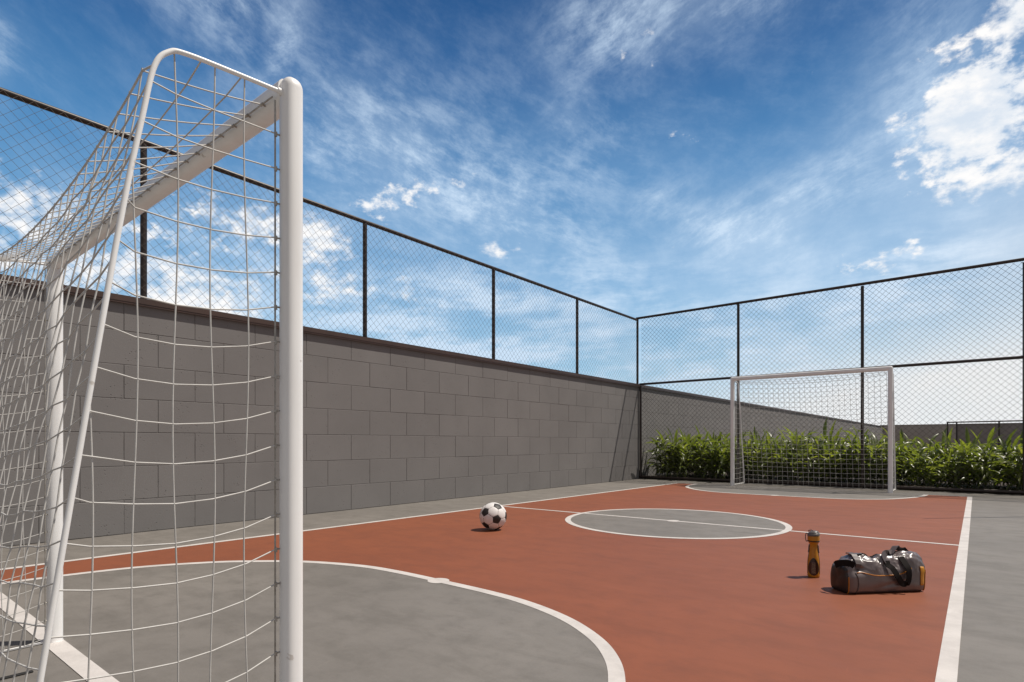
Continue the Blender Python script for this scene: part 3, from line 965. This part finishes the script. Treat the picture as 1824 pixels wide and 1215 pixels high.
F = lambda s, zf, l=.004: on_front(s, zf, l)
handle([F(.02, .90, .006), F(.02, .80, .013), F(.08, .66, .020), F(.16, .50, .020), F(.27, .34, .018), F(.36, .27, .018), F(.44, .33, .018), F(.47, .50, .016), F(.47, .66, .014), F(.46, .80, .012), (.11, -.052, .150)],
       'carry_handle', 'strap', .026, (1, 0, .35))
handle([F(.02, .86, .006), (.0, -.055, .150), (.03, -.03, .166), (.08, -.01, .166), (.12, .0, .158)], 'carry_handle_end', 'strapgrey', .024, (1, .4, 0))
handle([(.08, -.01, .160), (.105, .0, .176), (.13, .012, .190), (.147, .02, .186), (.15, .03, .168)], 'carry_handle_loop', 'strapgrey', .024, (.5, -.8, .2))
handle([(.165, .0, .150), (.172, .01, .172), (.182, .018, .180), (.195, .012, .166), (.205, -.01, .150)], 'carry_handle_loop', 'strap', .022, (.7, -.7, 0))
# strap round the left end with its folded buckle
pts = []
for i in range(24):
    th = lerp(math.pi * .98, math.pi * .35, i / 23); p = bag_pt(-.70 - .05 * math.cos(i / 23 * 3), th); pts.append(p + Vector((0, math.cos(th), math.sin(th))) * .005)
mb = MB(); mb.ribbon(pts[4:], (1, 0, 0), .026, .0035); mb.build('end_strap', M['strapgrey'], bag, 'auto')
handle([(-.20, -.075, .120), (-.222, -.06, .128), (-.245, -.045, .128), (-.262, -.02, .122), (-.264, .0, .112)], 'end_grab_loop', 'strap', .030, (0, .1, 1))
# zip along the top and an open flap edge
mb = MB(); mb.ribbon([bag_pt(-.55 + 1.3 * i / 30, math.pi * .47) + Vector((0, 0, .001)) for i in range(31)], (0, 1, 0), .016, .002); mb.build('zip', M['strap'], bag, 'auto')
# shoulder strap fallen behind the right shoulder of the bag
handle([(.10, .02, .150), (.15, .035, .156), (.19, .03, .160), (.215, .02, .15), (.225, .0, .148)], 'shoulder_strap', 'strap', .030, (.3, 1, 0))


# ------------------------------------------------------------------ hedge of broad strap-leaved plants
def leaf(mb, base, yaw, pitch, length, width, droop, twist):
    n = 7
    d = Vector((math.cos(yaw) * math.cos(pitch), math.sin(yaw) * math.cos(pitch), math.sin(pitch)))
    p = Vector(base); b = len(mb.v)
    side0 = Vector((-math.sin(yaw), math.cos(yaw), 0))
    pit = pitch
    for i in range(n + 1):
        t = i / n
        d = Vector((math.cos(yaw) * math.cos(pit), math.sin(yaw) * math.cos(pit), math.sin(pit)))
        up = side0.cross(d) * -1
        up = d.cross(side0)
        w = width * (math.sin(math.pi * min(1, .06 + t * .94)) ** .75) * (1 - .35 * t) + .0012
        s = (side0 * math.cos(twist * t) + up * math.sin(twist * t))
        nn = d.cross(s)
        f = w * .28
        mb.v += [tuple(p - s * w * .5 + nn * f), tuple(p), tuple(p + s * w * .5 + nn * f)]
        p = p + d * (length / n); pit -= droop / n
    for i in range(n):
        a = b + i * 3
        mb.face((a, a + 1, a + 4, a + 3)); mb.face((a + 1, a + 2, a + 5, a + 4))


def plant_meshes(seed):
    rnd = random.Random(seed)
    lf, st = MB(), MB()
    for k in range(9):
        ang = rnd.uniform(0, 6.283); lean = rnd.uniform(.05, .40); h = rnd.uniform(.48, .82)
        bx_, by_ = rnd.uniform(-.14, .14), rnd.uniform(-.14, .14)
        pts = []
        for i in range(9):
            t = i / 8
            pts.append(Vector((bx_ + math.cos(ang) * lean * h * t ** 1.6, by_ + math.sin(ang) * lean * h * t ** 1.6, h * t)))
        st.tube(pts, [.006 - .003 * i / 8 for i in range(9)], 5)
        nl = rnd.randint(8, 10)
        for j in range(nl):
            t = lerp(.12, 1.0, (j + rnd.random() * .6) / nl)
            i = min(7, int(t * 8)); base = pts[i].lerp(pts[i + 1], t * 8 - i)
            yaw = ang + (j % 2) * math.pi + rnd.gauss(0, .8)
            pit = rnd.uniform(.4, 1.15)
            droop = rnd.uniform(.9, 2.3)
            if j == nl - 1 and rnd.random() < .5: pit = rnd.uniform(1.0, 1.45); droop = rnd.uniform(.2, .8)
            leaf(lf, base, yaw, pit, rnd.uniform(.27, .43), rnd.uniform(.050, .080), droop, rnd.uniform(-.7, .7))
    return lf, st


protos = []
for s in range(6):
    lf, st = plant_meshes(100 + s)
    ml = lf.build('foliage', M['leaf'], None, True); ms = st.build('stem', M['stem'], None, True)
    protos.append((ml.data, ms.data))
    bpy.data.objects.remove(ml); bpy.data.objects.remove(ms)
rnd = random.Random(5)
HG = {'left': ('leafy hedge plant behind the far fence, between block wall and goal', 'hedge plants left of the far goal'),
      'mid': ('leafy green hedge plant seen through the net of the far goal', 'hedge plants behind the far goal net'),
      'right': ('leafy hedge plant behind the far fence, right of the far goal', 'hedge plants right of the far goal')}
for row, (yy, dx) in enumerate(((10.42, 0.0), (10.75, .17), (11.12, .05), (11.5, .22))):
    x = -4.72 + dx
    while x < 2.2:
        px, py = x + rnd.uniform(-.06, .06), yy + rnd.uniform(-.05, .05)
        u = (.7772 * px + .6293 * py) / (-.6293 * px + .7772 * py)
        zone = 'left' if u < .40 else ('mid' if u < .66 else 'right')
        lab, grp = HG[zone]
        t_ = thing('hedge_plant', lab, 'plant', (px, py, .012), rnd.uniform(0, 6.28), grp)
        sc = rnd.uniform(.82, 1.0) * (1.0 if row else .93) * (.88 if zone == 'right' else 1.0); t_.scale = (sc, sc, sc * rnd.uniform(.92, 1.08))
        a, b = protos[rnd.randrange(6)]
        for nm, me in (('foliage', a), ('stem', b)):
            o = bpy.data.objects.new(nm, me); COL.objects.link(o); o.parent = t_
        x += .37
